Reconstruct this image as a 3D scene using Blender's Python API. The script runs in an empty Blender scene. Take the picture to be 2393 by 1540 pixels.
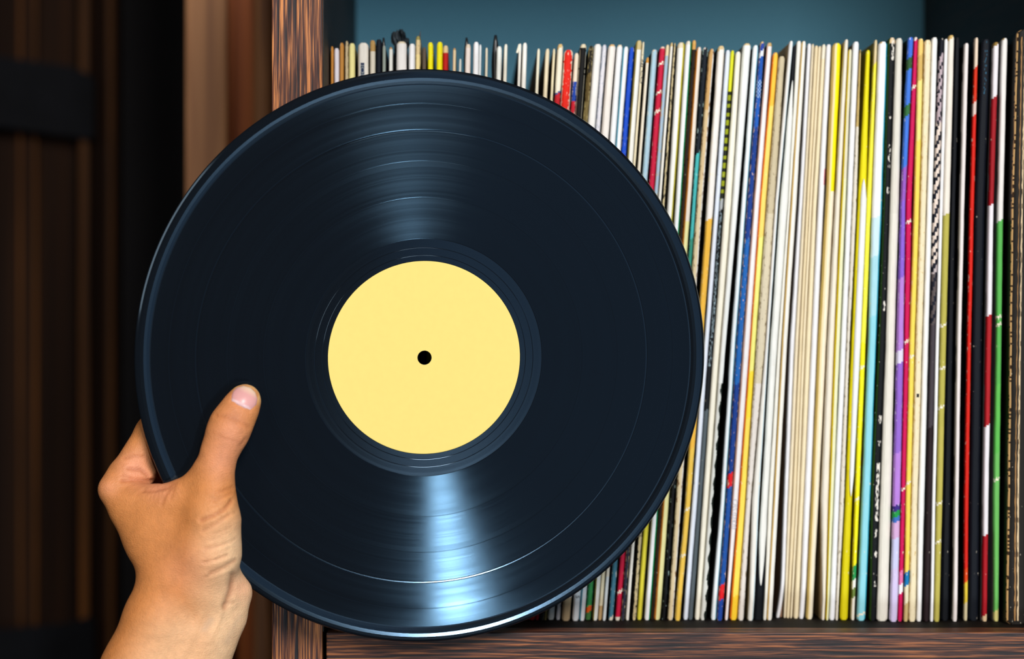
import bpy, bmesh, math, random
import numpy as np
from mathutils import Vector, Matrix

# ------------------------------------------------------------------ camera, world, light, exposure
F, CX, CY, HC = 5336.0, 1092.0, 770.0, 1.25      # focal length and principal point in pixels of the 2393x1540 photo
W, H = 2393.0, 1540.0
scn = bpy.context.scene
COL = scn.collection
vs = scn.view_settings
vs.view_transform = 'Standard'; vs.look = 'None'; vs.gamma = 1.0; vs.use_curve_mapping = False
vs.exposure = 0.0

cam_d = bpy.data.cameras.new('camera'); cam = bpy.data.objects.new('camera', cam_d); COL.objects.link(cam)
cam.location = (0, 0, HC); cam.rotation_euler = (math.pi/2, 0, 0)
cam_d.sensor_width = 36.0; cam_d.lens = F/W*36.0
cam_d.shift_x = (W/2-CX)/W; cam_d.shift_y = (CY-H/2)/W
cam_d.clip_start = 0.05; cam_d.clip_end = 50
cam_d.dof.use_dof = True; cam_d.dof.focus_distance = 1.211
cam_d.dof.aperture_fstop = 4.8
scn.camera = cam

wd = bpy.data.worlds.new('room_ambience'); scn.world = wd; wd.use_nodes = True
bg = wd.node_tree.nodes['Background']
bg.inputs['Color'].default_value = (0.42, 0.58, 0.80, 1); bg.inputs['Strength'].default_value = 0.035

def P(x, y, D):
    """point seen at photo pixel (x, y) at distance D in front of the lens"""
    return Vector(((x-CX)*D/F, D, HC-(y-CY)*D/F))

# the record's plane (needed for light placement too)
RA, RB = math.radians(8.1), math.radians(3.4)
RC = P(991.5, 835.5, 1.2)
n0 = Vector((math.sin(RA), -math.cos(RA), 0)); up0 = Vector((0, 0, 1))
DX = Vector((math.cos(RA), math.sin(RA), 0))
DY = (math.cos(RB)*up0 + math.sin(RB)*n0).normalized()
DN = (math.cos(RB)*n0 - math.sin(RB)*up0).normalized()
RM = Matrix((DX, DY, DN)).transposed().to_4x4(); RM.translation = RC

def rect_light(name, loc, target, sx, sy, power, color):
    d = bpy.data.lights.new(name, 'AREA'); d.shape = 'RECTANGLE'; d.size = sx; d.size_y = sy
    d.energy = power; d.color = color
    o = bpy.data.objects.new(name, d); COL.objects.link(o); o.location = loc
    o.rotation_euler = (Vector(target)-Vector(loc)).to_track_quat('-Z', 'Y').to_euler()
    return o
def around(az, el, r):
    a, e = math.radians(az), math.radians(el)
    return RC + Vector((math.sin(a)*math.cos(e), -math.cos(a)*math.cos(e), math.sin(e)))*r
# tall daylight window behind the photographer, then area lights added for effect
rect_light('window_light_key', around(13.5, 27, 3.3), RC, 0.8, 1.3, 105, (1.0, 0.965, 0.93))
rect_light('reflect_panel_side', around(37, -2, 2.6), RC, 2.2, 1.7, 8, (0.45, 0.72, 1.0))  # dim blue panel added for the record's right half to reflect
rect_light('fill_light_left', around(-34, 14, 2.8), RC, 0.9, 1.3, 16, (1.0, 0.95, 0.88))  # warm fill added from an unseen source to brighten the casing
def mirrored(px, py, r):
    d = Vector(((px-CX)/F, 1, -(py-CY)/F)).normalized()
    p0 = Vector((0, 0, HC)); t = (RC-p0).dot(DN)/d.dot(DN); q = p0+d*t
    return q + (d-2*d.dot(DN)*DN)*r
rect_light('highlight_panel_low', mirrored(1072, 1450, 2.6), RC, 0.055, 0.24, 17, (0.80, 0.93, 1.0))  # slim panel added at the mirror spot to draw the record's highlight

# ------------------------------------------------------------------ helpers
rnd = random.Random(7)
def lin(c):
    return tuple(((v/255.)/12.92 if v/255. <= 0.04045 else ((v/255.+0.055)/1.055)**2.4) for v in c)
def tag(o, label=None, cat=None, group=None, kind=None):
    if label: o['label'] = label
    if cat: o['category'] = cat
    if group: o['group'] = group
    if kind: o['kind'] = kind
    return o
def empty(name, loc=(0, 0, 0)):
    o = bpy.data.objects.new(name, None); COL.objects.link(o); o.location = loc; o.empty_display_size = 0.02
    return o
def mesh_obj(name, verts, faces, mat, parent=None, smooth=False, cols=None, origin=None):
    me = bpy.data.meshes.new(name)
    verts = [Vector(v) for v in verts] if not isinstance(verts, np.ndarray) else verts
    if origin is not None:
        verts = [v-Vector(origin) for v in verts]
    me.from_pydata([tuple(v) for v in verts], [], [tuple(f) for f in faces])
    if cols is not None:
        a = me.color_attributes.new('Col', 'FLOAT_COLOR', 'POINT' if len(cols) == len(verts) else 'CORNER')
        a.data.foreach_set('color', np.asarray(cols, dtype=np.float32).ravel())
    for m in (mat if isinstance(mat, (list, tuple)) else [mat]):
        me.materials.append(m)
    if smooth:
        me.polygons.foreach_set('use_smooth', [True]*len(me.polygons))
    me.update()
    o = bpy.data.objects.new(name, me); COL.objects.link(o)
    if parent is not None:
        o.parent = parent
    if origin is not None and parent is None:
        o.location = origin
    return o
def box_obj(name, lo, hi, mat, parent=None, bevel=0.0, rel=(0, 0, 0)):
    bm = bmesh.new(); bmesh.ops.create_cube(bm, size=1.0)
    lo, hi = Vector(lo)-Vector(rel), Vector(hi)-Vector(rel)
    for v in bm.verts:
        v.co = Vector([lo[i] if v.co[i] < 0 else hi[i] for i in range(3)])
    if bevel:
        bmesh.ops.bevel(bm, geom=list(bm.edges), offset=bevel, segments=2, affect='EDGES', profile=0.6)
    me = bpy.data.meshes.new(name); bm.to_mesh(me); bm.free(); me.materials.append(mat)
    o = bpy.data.objects.new(name, me); COL.objects.link(o)
    if parent is not None: o.parent = parent
    return o

class NB:
    """small node helper"""
    def __init__(s, name):
        s.m = bpy.data.materials.new(name); s.m.use_nodes = True
        s.t = s.m.node_tree; s.b = s.t.nodes['Principled BSDF']
    def n(s, typ, **kw):
        nd = s.t.nodes.new(typ)
        for k, v in kw.items():
            if k.startswith('i_'):
                key = k[2:]; key = int(key) if key.isdigit() else key.replace('_', ' ')
                nd.inputs[key].default_value = v
            else: setattr(nd, k, v)
        return nd
    def l(s, a, b): s.t.links.new(a, b)
    def ramp(s, fac, stops, interp='LINEAR'):
        r = s.n('ShaderNodeValToRGB'); r.color_ramp.interpolation = interp
        e = r.color_ramp.elements
        while len(e) < len(stops): e.new(0.5)
        for el, (p, c) in zip(e, stops):
            el.position = p; el.color = (*c, 1) if len(c) == 3 else c
        s.l(fac, r.inputs[0]); return r
    def setp(s, **kw):
        for k, v in kw.items():
            s.b.inputs[k.replace('_', ' ')].default_value = v

def wood(name, along, fine, c_dark, c_mid, c_light, rough=0.55, bump=0.25, stretch=0.05, pos=(0.36, 0.5, 0.68), spec=0.3):
    nb = NB(name)
    tc = nb.n('ShaderNodeTexCoord'); mp = nb.n('ShaderNodeMapping')
    sc = [fine]*3; sc['xyz'.index(along)] = fine*stretch; mp.inputs['Scale'].default_value = sc
    nb.l(tc.outputs['Object'], mp.inputs['Vector'])
    n1 = nb.n('ShaderNodeTexNoise', i_Scale=1.0, i_Detail=3.0, i_Roughness=0.6, i_Distortion=0.35)
    nb.l(mp.outputs[0], n1.inputs['Vector'])
    r = nb.ramp(n1.outputs['Fac'], [(pos[0], lin(c_dark)), (pos[1], lin(c_mid)), (pos[2], lin(c_light))])
    mp2 = nb.n('ShaderNodeMapping'); mp2.inputs['Scale'].default_value = [v*0.09 for v in sc]
    nb.l(tc.outputs['Object'], mp2.inputs['Vector'])
    n2 = nb.n('ShaderNodeTexNoise', i_Scale=1.0, i_Detail=2.0); nb.l(mp2.outputs[0], n2.inputs['Vector'])
    mr = nb.n('ShaderNodeMapRange', i_1=0.3, i_2=0.7, i_3=0.72, i_4=1.15); nb.l(n2.outputs['Fac'], mr.inputs[0])
    mx = nb.n('ShaderNodeMix', data_type='RGBA', blend_type='MULTIPLY'); mx.inputs[0].default_value = 1
    nb.l(r.outputs[0], mx.inputs[6]); nb.l(mr.outputs[0], mx.inputs[7]); nb.l(mx.outputs[2], nb.b.inputs['Base Color'])
    bp = nb.n('ShaderNodeBump', i_Strength=bump, i_Distance=0.0006); nb.l(n1.outputs['Fac'], bp.inputs['Height'])
    nb.l(bp.outputs[0], nb.b.inputs['Normal'])
    nb.setp(Roughness=rough, Specular_IOR_Level=spec)
    return nb.m
def plain(name, c, rough=0.6, noise=0.12, scale=60.0, spec=0.3, bump=0.0, metal=0.0):
    nb = NB(name)
    tc = nb.n('ShaderNodeTexCoord'); n1 = nb.n('ShaderNodeTexNoise', i_Scale=scale, i_Detail=3.0)
    nb.l(tc.outputs['Object'], n1.inputs['Vector'])
    l_ = lin(c)
    r = nb.ramp(n1.outputs['Fac'], [(0.3, tuple(v*(1-noise) for v in l_)), (0.7, tuple(min(1, v*(1+noise)) for v in l_))])
    nb.l(r.outputs[0], nb.b.inputs['Base Color'])
    if bump:
        bp = nb.n('ShaderNodeBump', i_Strength=bump, i_Distance=0.0005); nb.l(n1.outputs['Fac'], bp.inputs['Height'])
        nb.l(bp.outputs[0], nb.b.inputs['Normal'])
    nb.setp(Roughness=rough, Specular_IOR_Level=spec, Metallic=metal)
    return nb.m
def printed(name, rough=0.55, spec=0.13, fib=0.10, scale=900.0, bump=0.15, worn=False):
    """paper and board: the printed colour comes from the mesh, the fibre and wear from noise"""
    nb = NB(name)
    at = nb.n('ShaderNodeAttribute', attribute_name='Col')
    tc = nb.n('ShaderNodeTexCoord'); mp = nb.n('ShaderNodeMapping'); mp.inputs['Scale'].default_value = (scale, scale, scale*0.12)
    nb.l(tc.outputs['Object'], mp.inputs['Vector'])
    n1 = nb.n('ShaderNodeTexNoise', i_Scale=1.0, i_Detail=3.0); nb.l(mp.outputs[0], n1.inputs['Vector'])
    mr = nb.n('ShaderNodeMapRange', i_1=0.25, i_2=0.75, i_3=1-fib, i_4=1+fib*0.4); nb.l(n1.outputs['Fac'], mr.inputs[0])
    mx = nb.n('ShaderNodeMix', data_type='RGBA', blend_type='MULTIPLY'); mx.inputs[0].default_value = 1
    src = at.outputs['Color']
    if worn:                                       # scuffs and flaked ink, denser where the card is handled
        aw = nb.n('ShaderNodeAttribute', attribute_name='Wear')
        mw = nb.n('ShaderNodeMapping'); mw.inputs['Scale'].default_value = (950, 950, 330); nb.l(tc.outputs['Object'], mw.inputs['Vector'])
        nw = nb.n('ShaderNodeTexNoise', i_Scale=1.0, i_Detail=4.0, i_Roughness=0.62); nb.l(mw.outputs[0], nw.inputs['Vector'])
        th = nb.n('ShaderNodeMath', operation='MULTIPLY_ADD'); th.inputs[1].default_value = 0.52; nb.l(aw.outputs['Alpha'], th.inputs[0]); nb.l(nw.outputs['Fac'], th.inputs[2])
        mk = nb.n('ShaderNodeMapRange', i_1=0.70, i_2=0.735, i_3=0.0, i_4=1.0); nb.l(th.outputs[0], mk.inputs[0])
        m2 = nb.n('ShaderNodeMix', data_type='RGBA'); nb.l(mk.outputs[0], m2.inputs[0]); nb.l(src, m2.inputs[6]); nb.l(aw.outputs['Color'], m2.inputs[7])
        src = m2.outputs[2]
    nb.l(src, mx.inputs[6]); nb.l(mr.outputs[0], mx.inputs[7]); nb.l(mx.outputs[2], nb.b.inputs['Base Color'])
    bp = nb.n('ShaderNodeBump', i_Strength=bump, i_Distance=0.0003); nb.l(n1.outputs['Fac'], bp.inputs['Height'])
    nb.l(bp.outputs[0], nb.b.inputs['Normal'])
    nb.setp(Roughness=rough, Specular_IOR_Level=spec)
    return nb.m

# ------------------------------------------------------------------ the setting
DP = 1.228                                        # distance of the cabinet's front
DB = 1.592                                        # distance of its back panel
Z_SHELF = HC-(1478-CY)*DP/F
WALLD = 2.10
M_wall = plain('dark_gap_wall', (24, 22, 24), 0.85, 0.2, 8)  # near-black: the dark of the deep gap is put into the wall colour
M_floor = wood('floor_wood', 'y', 60, (38, 24, 18), (58, 38, 28), (76, 52, 38))
box_obj('floor', (-1.9, 0.9, -0.04), (1.4, 2.2, 0.0), M_floor)['kind'] = 'structure'
box_obj('wall_back', (-1.9, 2.20, 0.0), (1.4, 2.26, 2.3), M_wall)['kind'] = 'structure'
box_obj('wall_right', ((560-CX)*1.7/F, 1.701, 0.0), (1.4, 1.76, 2.3), M_wall)['kind'] = 'structure'

M_plank = wood('door_plank_wood', 'z', 45, (26, 17, 13), (36, 23, 16), (48, 29, 17), 0.75, 0.3, 0.03, spec=0.04)
M_mould = wood('door_moulding_wood', 'z', 60, (44, 27, 16), (74, 45, 21), (110, 66, 28), 0.6, 0.2, 0.03, spec=0.08)
M_iron = plain('black_iron', (9, 10, 14), 0.8, 0.25, 40, 0.1, 0.2)
M_honey = wood('casing_wood', 'z', 50, (112, 74, 50), (160, 110, 72), (190, 136, 90), 0.55, 0.2, 0.05)
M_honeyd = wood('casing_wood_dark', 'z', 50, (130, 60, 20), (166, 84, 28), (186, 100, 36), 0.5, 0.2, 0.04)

door = tag(empty('door_1', P(120, CY, WALLD)), kind='structure'); door.location.z = 0
door['label'] = 'dark plank door with black iron strap hinges beside the bookcase'
do = Vector(door.location)
dx = lambda px, D=WALLD: (px-CX)*D/F
edges = [-760, -560, -360, -160, -30, 45, 85, 180, 225]
for i in range(len(edges)-1):
    off = 0.0 if i % 2 else 0.004
    box_obj('plank', (dx(edges[i])+0.0012, WALLD+off, 0.02), (dx(edges[i+1])-0.0012, WALLD+0.035, 2.05), M_plank, door, 0.0015, do)
for a, b, o_ in ((190, 212, -0.012), (252, 268, -0.008), (44, 52, -0.004), (80, 88, -0.004)):
    box_obj('moulding', (dx(a), WALLD+o_, 0.02), (dx(b), WALLD+0.03, 2.05), M_mould, door, 0.002, do)
box_obj('edge_rail', (dx(226), WALLD+0.01, 0.02), (dx(272), WALLD+0.035, 2.05), M_plank, door, 0.001, do)
def strap(y_in0, y_in1, y_out0, y_out1):
    bm = bmesh.new()
    xs = [(-420, y_in0-70, y_in1+10), (0, y_in0, y_in1-22), (160, (y_in0+y_out0)/2, y_in1), (212, y_out0, y_out1), (221, y_out0+14, y_out1-8)]
    fr, bk = [], []
    for x, a, b in xs:
        for L, D in ((fr, WALLD-0.019), (bk, WALLD-0.013)):
            L.append((bm.verts.new(P(x, a, D)-do), bm.verts.new(P(x, b, D)-do)))
    for i in range(len(xs)-1):
        bm.faces.new((fr[i][0], fr[i+1][0], fr[i+1][1], fr[i][1]))
        bm.faces.new((bk[i][0], bk[i][1], bk[i+1][1], bk[i+1][0]))
        for k in (0, 1):
            bm.faces.new((fr[i][k], bk[i][k], bk[i+1][k], fr[i+1][k]))
    for i in (0, -1):
        bm.faces.new((fr[i][0], fr[i][1], bk[i][1], bk[i][0]))
    bmesh.ops.recalc_face_normals(bm, faces=bm.faces)
    me = bpy.data.meshes.new('strap_hinge'); bm.to_mesh(me); bm.free(); me.materials.append(M_iron)
    o = bpy.data.objects.new('strap_hinge', me); COL.objects.link(o); o.parent = door
    for x in (-330, -200):
        bm = bmesh.new(); bmesh.ops.create_uvsphere(bm, u_segments=12, v_segments=6, radius=0.008)
        c = P(x, (y_in0+y_in1)/2-10, WALLD-0.019)-do
        for v in bm.verts: v.co = c+Vector((v.co.x, v.co.y*0.4, v.co.z))
        m2 = bpy.data.meshes.new('rivet'); bm.to_mesh(m2); bm.free(); m2.materials.append(M_iron)
        r = bpy.data.objects.new('rivet', m2); COL.objects.link(r); r.parent = o
strap(132, 318, 175, 325)
strap(1470, 1660, 1440, 1625)

trim = tag(empty('trim_1', ((530-CX)*1.66/F, 1.66, 0)), kind='structure')
trim['label'] = 'honey-brown wooden door casing beside the bookcase'
to = Vector(trim.location)
box_obj('casing_board', (dx(432, 1.65), 1.65, 0), (dx(531, 1.65), 1.70, 2.15), M_honey, trim, 0.003, to)
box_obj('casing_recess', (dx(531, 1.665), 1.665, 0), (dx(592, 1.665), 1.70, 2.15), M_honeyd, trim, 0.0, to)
bm = bmesh.new()                                   # rounded bead of the casing
for k in range(9):
    a = math.pi*k/8
    for z in (0, 2.15):
        bm.verts.new(Vector((dx(614, 1.63)-0.0085*math.cos(a), 1.648-0.010*math.sin(a), z))-to)
bm.verts.ensure_lookup_table()
for k in range(8):
    bm.faces.new((bm.verts[2*k], bm.verts[2*k+2], bm.verts[2*k+3], bm.verts[2*k+1]))
for z in (0, 1):
    bm.faces.new([bm.verts[2*k+z] for k in range(9)])
bm.faces.new((bm.verts[0], bm.verts[1], bm.verts[17], bm.verts[16]))
bmesh.ops.recalc_face_normals(bm, faces=bm.faces)
me = bpy.data.meshes.new('casing_bead'); bm.to_mesh(me); bm.free(); me.materials.append(M_honey)
me.polygons.foreach_set('use_smooth', [True]*len(me.polygons))
o = bpy.data.objects.new('casing_bead', me); COL.objects.link(o); o.parent = trim

# ------------------------------------------------------------------ bookcase
M_post = wood('zebra_grain_upright', 'z', 760, (22, 19, 26), (92, 50, 36), (214, 136, 76), 0.5, 0.6, 0.028, (0.38, 0.50, 0.66))
M_rail = wood('zebra_grain_level', 'x', 760, (22, 18, 22), (80, 46, 36), (180, 108, 62), 0.5, 0.6, 0.03, (0.38, 0.52, 0.70))
M_inside = wood('dark_inside_board', 'y', 300, (16, 14, 16), (28, 22, 22), (38, 28, 24), 0.6, 0.2, 0.05)
M_shelf = wood('black_brown_shelf', 'x', 300, (10, 8, 9), (18, 14, 13), (26, 19, 16), 0.7, 0.2, 0.05, spec=0.1)
M_back = plain('teal_back_board', (92, 152, 178), 0.7, 0.05, 500, 0.2, 0.1)
case = empty('bookcase', (0, DP, 0))
tag(case, 'dark zebra-grained wooden bookcase with teal back board holding the record row', 'bookcase')
co = Vector(case.location)
XL0, XL1 = (635-CX)*DP/F, (753-CX)*DP/F
XR0 = (2160-CX)*DB/F; XR1 = XR0+(XL1-XL0)
T = XL1-XL0
ZT = HC+0.33
box_obj('upright', (XL0, DP, 0), (XL1, DB+0.012, ZT+T), M_post, case, 0.0008, co)
box_obj('upright', (XR0, DP, 0), (XR1, DB+0.012, ZT+T), M_post, case, 0.0008, co)
g = 0.0022
box_obj('front_rail', (XL1+g, DP, Z_SHELF-T), (XR0, DP+0.02, Z_SHELF), M_rail, case, 0.0008, co)
box_obj('shelf_board', (XL1, DP+0.02, Z_SHELF-T), (XR0, DB, Z_SHELF-0.0001), M_shelf, case, 0.0, co)
box_obj('side_lining', (XL1, DP+0.004, Z_SHELF), (XL1+0.0006, DB, ZT), M_inside, case, 0.0, co)
box_obj('side_lining', (XR0-0.0006, DP+0.004, Z_SHELF), (XR0, DB, ZT), M_inside, case, 0.0, co)
box_obj('top_board', (XL1, DP+0.001, ZT), (XR0, DB, ZT+T), M_rail, case, 0.0005, co)
box_obj('back_board', (XL1, DB, 0.1), (XR0, DB+0.01, ZT+T), M_back, case, 0.0, co)
box_obj('plinth', (XL1, DP+0.01, 0.0), (XR0, DP+0.03, 0.10), M_rail, case, 0.0005, co)
for k in range(2):
    z = Z_SHELF-0.36*(k+1)-T
    box_obj('lower_shelf', (XL1, DP+0.004, z-T), (XR0, DB, z), M_rail, case, 0.0005, co)

# ------------------------------------------------------------------ record sleeves
M_spine = printed('printed_spine_card')
M_wspine = printed('worn_spine_card', worn=True)
M_cover = printed('printed_cover_card', 0.55, 0.12)
M_plastic = plain('black_plastic_liner', (26, 27, 30), 0.28, 0.5, 120, 0.6, 0.4)
M_clear = plain('crumpled_grey_plastic', (70, 78, 84), 0.18, 0.75, 90, 0.8, 0.6)
M_ink = plain('black_ink', (24, 26, 34), 0.6, 0.1, 300)
M_inkgrey = plain('faint_grey_ink', (196, 192, 198), 0.6, 0.04, 300)
M_inkwhite = plain('pale_ink', (150, 160, 164), 0.6, 0.2, 900)
CROP = {'1': (740, 4.786, 150), '2': (1180, 5.9225, 161), '3': (1540, 7.0, 170), '4': (1860, 8.556, 150), '5': (2120, 8.557, 150),
        'a': (1480, 7.977, 475), 'b': (1770, 7.977, 475), 'c': (2050, 6.977, 475),
        'd': (1630, 9.204, 800), 'e': (1870, 9.204, 800), 'f': (2120, 8.766, 800),
        'g': (1580, 7.977, 1170), 'h': (1860, 7.977, 1170), 'i': (2120, 7.333, 1170),
        'j': (1260, 5.1325, 1400), 'k': (1640, 6.297, 1400), 'l': (2000, 5.31, 1400)}
LEAN = [(760, 0.0), (1000, -.005), (1200, -.028), (1260, -.045), (1340, -.07), (1400, -.079), (1500, -.075), (1800, -.072), (2000, -.045), (2150, -.03), (2400, -.012)]
def lean(x): return float(np.interp(x, [p[0] for p in LEAN], [p[1] for p in LEAN]))
IV, CR, WH, TA, BK, YE = (240, 234, 222), (238, 222, 190), (243, 242, 242), (196, 150, 92), (20, 22, 28), (244, 232, 16)
# (rows as crop code + left,right), top pixel, colour runs [(from y, colour)], description, landmark or None, extras
S = []
def sl(rows, top, runs, desc, mark=None, **kw):
    r = []
    for tok in rows.split():
        c, ab = tok[0], tok[1:].split(',')
        ox, s, y = CROP[c]; r.append((y, ox+float(ab[0])/s, ox+float(ab[1])/s))
    if isinstance(runs, tuple): runs = [(0, runs)]
    S.append(dict(rows=sorted(r), top=top, runs=runs, desc=desc, mark=mark, **kw))
t1 = lambda v: 50+v/4.786
t2 = lambda v: 60+v/5.9225
t3 = lambda v: 60+v/7.0
t4 = lambda v: 60+v/8.556
sl('1130,188', t1(280), (206, 138, 58), 'orange-tan bare card record sleeve next to the upright', 'orange-tan spine', wear=.12)
sl('1195,252', t1(300), (226, 224, 234), 'lilac-white record sleeve with a dusty grey top')
sl('1257,303', t1(240), (200, 140, 66), 'narrow brown kraft record sleeve')
sl('1315,355', t1(220), (204, 186, 148), 'worn beige record sleeve with a frayed top', wear=.3, wcol=(120, 100, 70))
sl('1357,428', t1(245), (246, 236, 160), 'pale yellow record sleeve', 'pale yellow spine')
sl('1460,578', t1(240), IV, 'wide white record sleeve with a dark oval badge', 'badge spine', badge=1, side=(30, 26, 20))
sl('1595,655', t1(212), [(0, (186, 146, 84)), (122, (226, 216, 196))], 'white record sleeve with a torn brown top', fray=1)
sl('1664,728', t1(200), (24, 32, 46), 'navy-black record sleeve', wear=.0)
sl('1735,772', t1(270), (150, 160, 150), 'grey-green record sleeve with a black liner corner sticking out', None, flap=[(738, 150), (745, 108), (752, 92), (760, 88), (766, 96), (768, 150)], flap_px=(892, 907, 88), side=(28, 40, 66))
sl('1808,850', t1(290), [(0, TA), (118, (232, 232, 224))], 'short white record sleeve with a tan top')
sl('1890,1005', t1(225), [(0, (220, 205, 175)), (102, (232, 228, 224))], 'wide white record sleeve with crumpled black plastic bursting from its top', 'crumpled plastic', crumple=1)
sl('11030,1100', t1(250), WH, 'clean white record sleeve')
sl('11105,1163', t1(165), [(0, (150, 140, 80)), (95, (220, 196, 146)), (128, (236, 214, 150))], 'beige record sleeve with a tall split spike at its top', 'split spike sleeve', spike=1, wear=.25, wcol=(120, 105, 60))
sl('11180,1225', t1(290), (96, 82, 68), 'brown-grey record sleeve')
sl('11243,1303', t1(235), YE, 'bright yellow record sleeve of a pair, the one beside brown-grey', 'first yellow spine')
sl('11340,1408', t1(230), YE, 'bright yellow record sleeve of a pair, the one beside red', 'second yellow spine')
sl('11412,1470', t1(270), [(0, (230, 200, 150)), (124, (190, 26, 20))], 'cream-topped red record sleeve beside the yellow pair', 'cream-topped red spine')
sl('11522,1558', t1(300), [(0, TA), (118, (226, 202, 160))], 'thin cream record sleeve with a rusty top')
sl('11592,1618', t1(420), (216, 218, 208), 'very short thin white record sleeve', 'very short sleeve')
sl('11660,1720', t1(255), [(0, (226, 208, 186)), (115, (236, 222, 212))], 'beige record sleeve with a black liner point behind it', None, flap_px=(1085, 1102, 88), side=(120, 90, 70))
sl('11750,1812', t1(230), WH, 'tall white record sleeve')
sl('11815,1840', t1(260), (230, 232, 230), 'thin white record sleeve')
sl('11885,1913', t1(295), (224, 214, 190), 'thin cream record sleeve standing alone')
sl('12012,2068', t1(280), [(0, (222, 214, 196)), (112, (234, 234, 226))], 'white record sleeve with a large rounded black liner corner', 'rounded black liner', flap_px=(1150, 1172, 82))
sl('12090,2130', t1(255), (236, 230, 212), 'cream record sleeve', side=(18, 18, 22))
sl('2180,218', t1(250), IV, 'white record sleeve with a folded tip', tip=1)
sl('2236,298', t1(240), (246, 242, 232), 'tall ivory record sleeve before a gap', 'gap')
sl('2435,475', t2(320), (240, 232, 206), 'thin cream record sleeve after a gap')
sl('2548,605', t2(320), (234, 218, 184), 'cream record sleeve with a dark side')
sl('2650,685', t2(320), (236, 220, 180), 'thin cream-tan record sleeve')
sl('2710,790', t2(255), [(0, (214, 178, 112)), (114, (242, 232, 208)), (216, (60, 80, 140)), (222, (196, 30, 40))], 'ivory record sleeve with a blue line over a red foot', 'ivory spine with red foot', wear=.15)
sl('2805,930', t2(335), (226, 34, 16), 'scarlet record sleeve with worn white edges', 'scarlet spine', edge=(240, 228, 206), wear=.2)
sl('2950,1012', t2(380), [(0, (240, 222, 196)), (193, (24, 64, 160)), (240, (196, 24, 44))], 'cream record sleeve with blue and red bands', 'blue and red banded spine', wear=.2)
sl('21020,1110', t2(255), (20, 19, 18), 'black record sleeve with cream worn edges', 'cream-edged black spine', edge=(228, 218, 196), cap=(230, 214, 180))
sl('21140,1203 j60,112', t2(280), [(0, (220, 200, 160)), (100, (40, 34, 22)), (172, (90, 72, 34)), (240, (116, 98, 54))], 'olive-brown record sleeve with a cream top', 'olive-brown spine', wear=.25, wcol=(200, 180, 120))
sl('21208,1315 j120,200', t2(255), [(0, (238, 234, 228)), (1390, (214, 212, 206))], 'wide white record sleeve')
sl('21320,1393 j220,275', t2(265), (222, 220, 226), 'grey marbled white record sleeve', wear=.35, wcol=(150, 160, 180))
sl('21407,1510 j290,390', t2(260), [(0, (222, 180, 120)), (112, (242, 232, 222)), (1400, (200, 170, 130))], 'cream record sleeve with a tan-stained top')
sl('21527,1608 j415,495', t2(265), [(0, (236, 220, 190)), (112, WH)], 'white record sleeve with a small letter S at its foot', letter_s=1)
sl('21614,1690 j500,565', t2(290), WH, 'white record sleeve with a pale blue edge', ledge=(110, 176, 196))
sl('21697,1770 j570,640', t2(300), [(0, (26, 78, 200)), (900, (70, 176, 90)), (1418, (236, 96, 24)), (1432, (70, 120, 60))], 'bright blue record sleeve with scuffs and a green striped foot', 'bright blue spine', wear=.18, wcol=(226, 232, 244), stripes=(900, 1446))
sl('21788,1870 j660,720', t2(205), [(0, (206, 184, 132)), (118, (242, 238, 228))], 'cream record sleeve with a fluffy frayed tan top', fray=1, ledge=(170, 150, 70))
sl('21877,1907 j725,770', t2(225), [(0, (236, 222, 188)), (1416, (196, 160, 110))], 'cream record sleeve with a column of black letters', 'black-lettered spine', dots=1)
sl('21945,1985 j780,820', t2(440), [(0, (214, 150, 60)), (147, (240, 228, 206)), (1350, (222, 226, 226))], 'thin cream record sleeve with an orange tip', side=(16, 16, 20))
sl('22015,2095 j850,908', t2(330), [(0, (226, 214, 190)), (120, (172, 202, 216)), (900, (66, 120, 140)), (1443, (220, 210, 190))], 'pale blue-grey record sleeve with a dark side', 'pale blue-grey spine', wear=.2, wcol=(226, 230, 224), side=(30, 34, 40))
sl('22120,2200 j930,992', t2(290), [(0, (230, 200, 180)), (114, (200, 24, 60)), (1444, (226, 214, 196))], 'crimson record sleeve with white crease marks', 'crimson spine', crease=(150, 218, 262, 1385), wear=.1)
sl('375,140 j1000,1042', t2(265), [(0, (232, 212, 170)), (133, (166, 188, 206)), (900, (40, 44, 62))], 'blue-grey record sleeve with a cream top', wear=.3, wcol=(200, 180, 140))
sl('3150,205 j1055,1105', t3(280), [(0, (214, 186, 130)), (112, (240, 234, 222))], 'thin white record sleeve with a black edge', redge=(16, 16, 18))
sl('3209,248 j1130,1185', t3(285), (206, 186, 140), 'thin tan record sleeve with dark streaks', wear=.5, wcol=(24, 22, 20))
sl('3275,398 a640,757 j1190,1250', t3(275), [(0, (228, 212, 180)), (112, (246, 242, 232)), (1000, (226, 212, 60))], 'wide white record sleeve with a yellow foot', redge=(196, 184, 60))
sl('3408,505 a790,893 j1280,1350', t3(250), [(0, (232, 222, 202)), (106, WH)], 'white record sleeve with a green edge', 'green-edged spine', redge=(18, 150, 96))
sl('3512,578 a903,962 j1360,1395', t3(240), [(0, (214, 160, 84)), (118, (40, 26, 18))], 'dark brown record sleeve with a tan rim', 'dark brown spine', edge=(206, 150, 80), cap=(220, 168, 92))
sl('3592,670 a975,1075 j1400,1472', t3(350), [(0, (236, 222, 206)), (520, (234, 226, 160))], 'pinkish-white record sleeve turning pale yellow below', ledge=(230, 150, 60))
sl('3688,778 a1098,1172 j1490,1537', t3(355), [(0, (226, 210, 200)), (115, (22, 32, 44)), (360, (70, 180, 180)), (560, (50, 140, 120)), (900, (20, 20, 24))], 'dark record sleeve with a turquoise stripe', 'turquoise-striped spine', edge=(18, 24, 26), wear=.15, wcol=(190, 220, 214))
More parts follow.
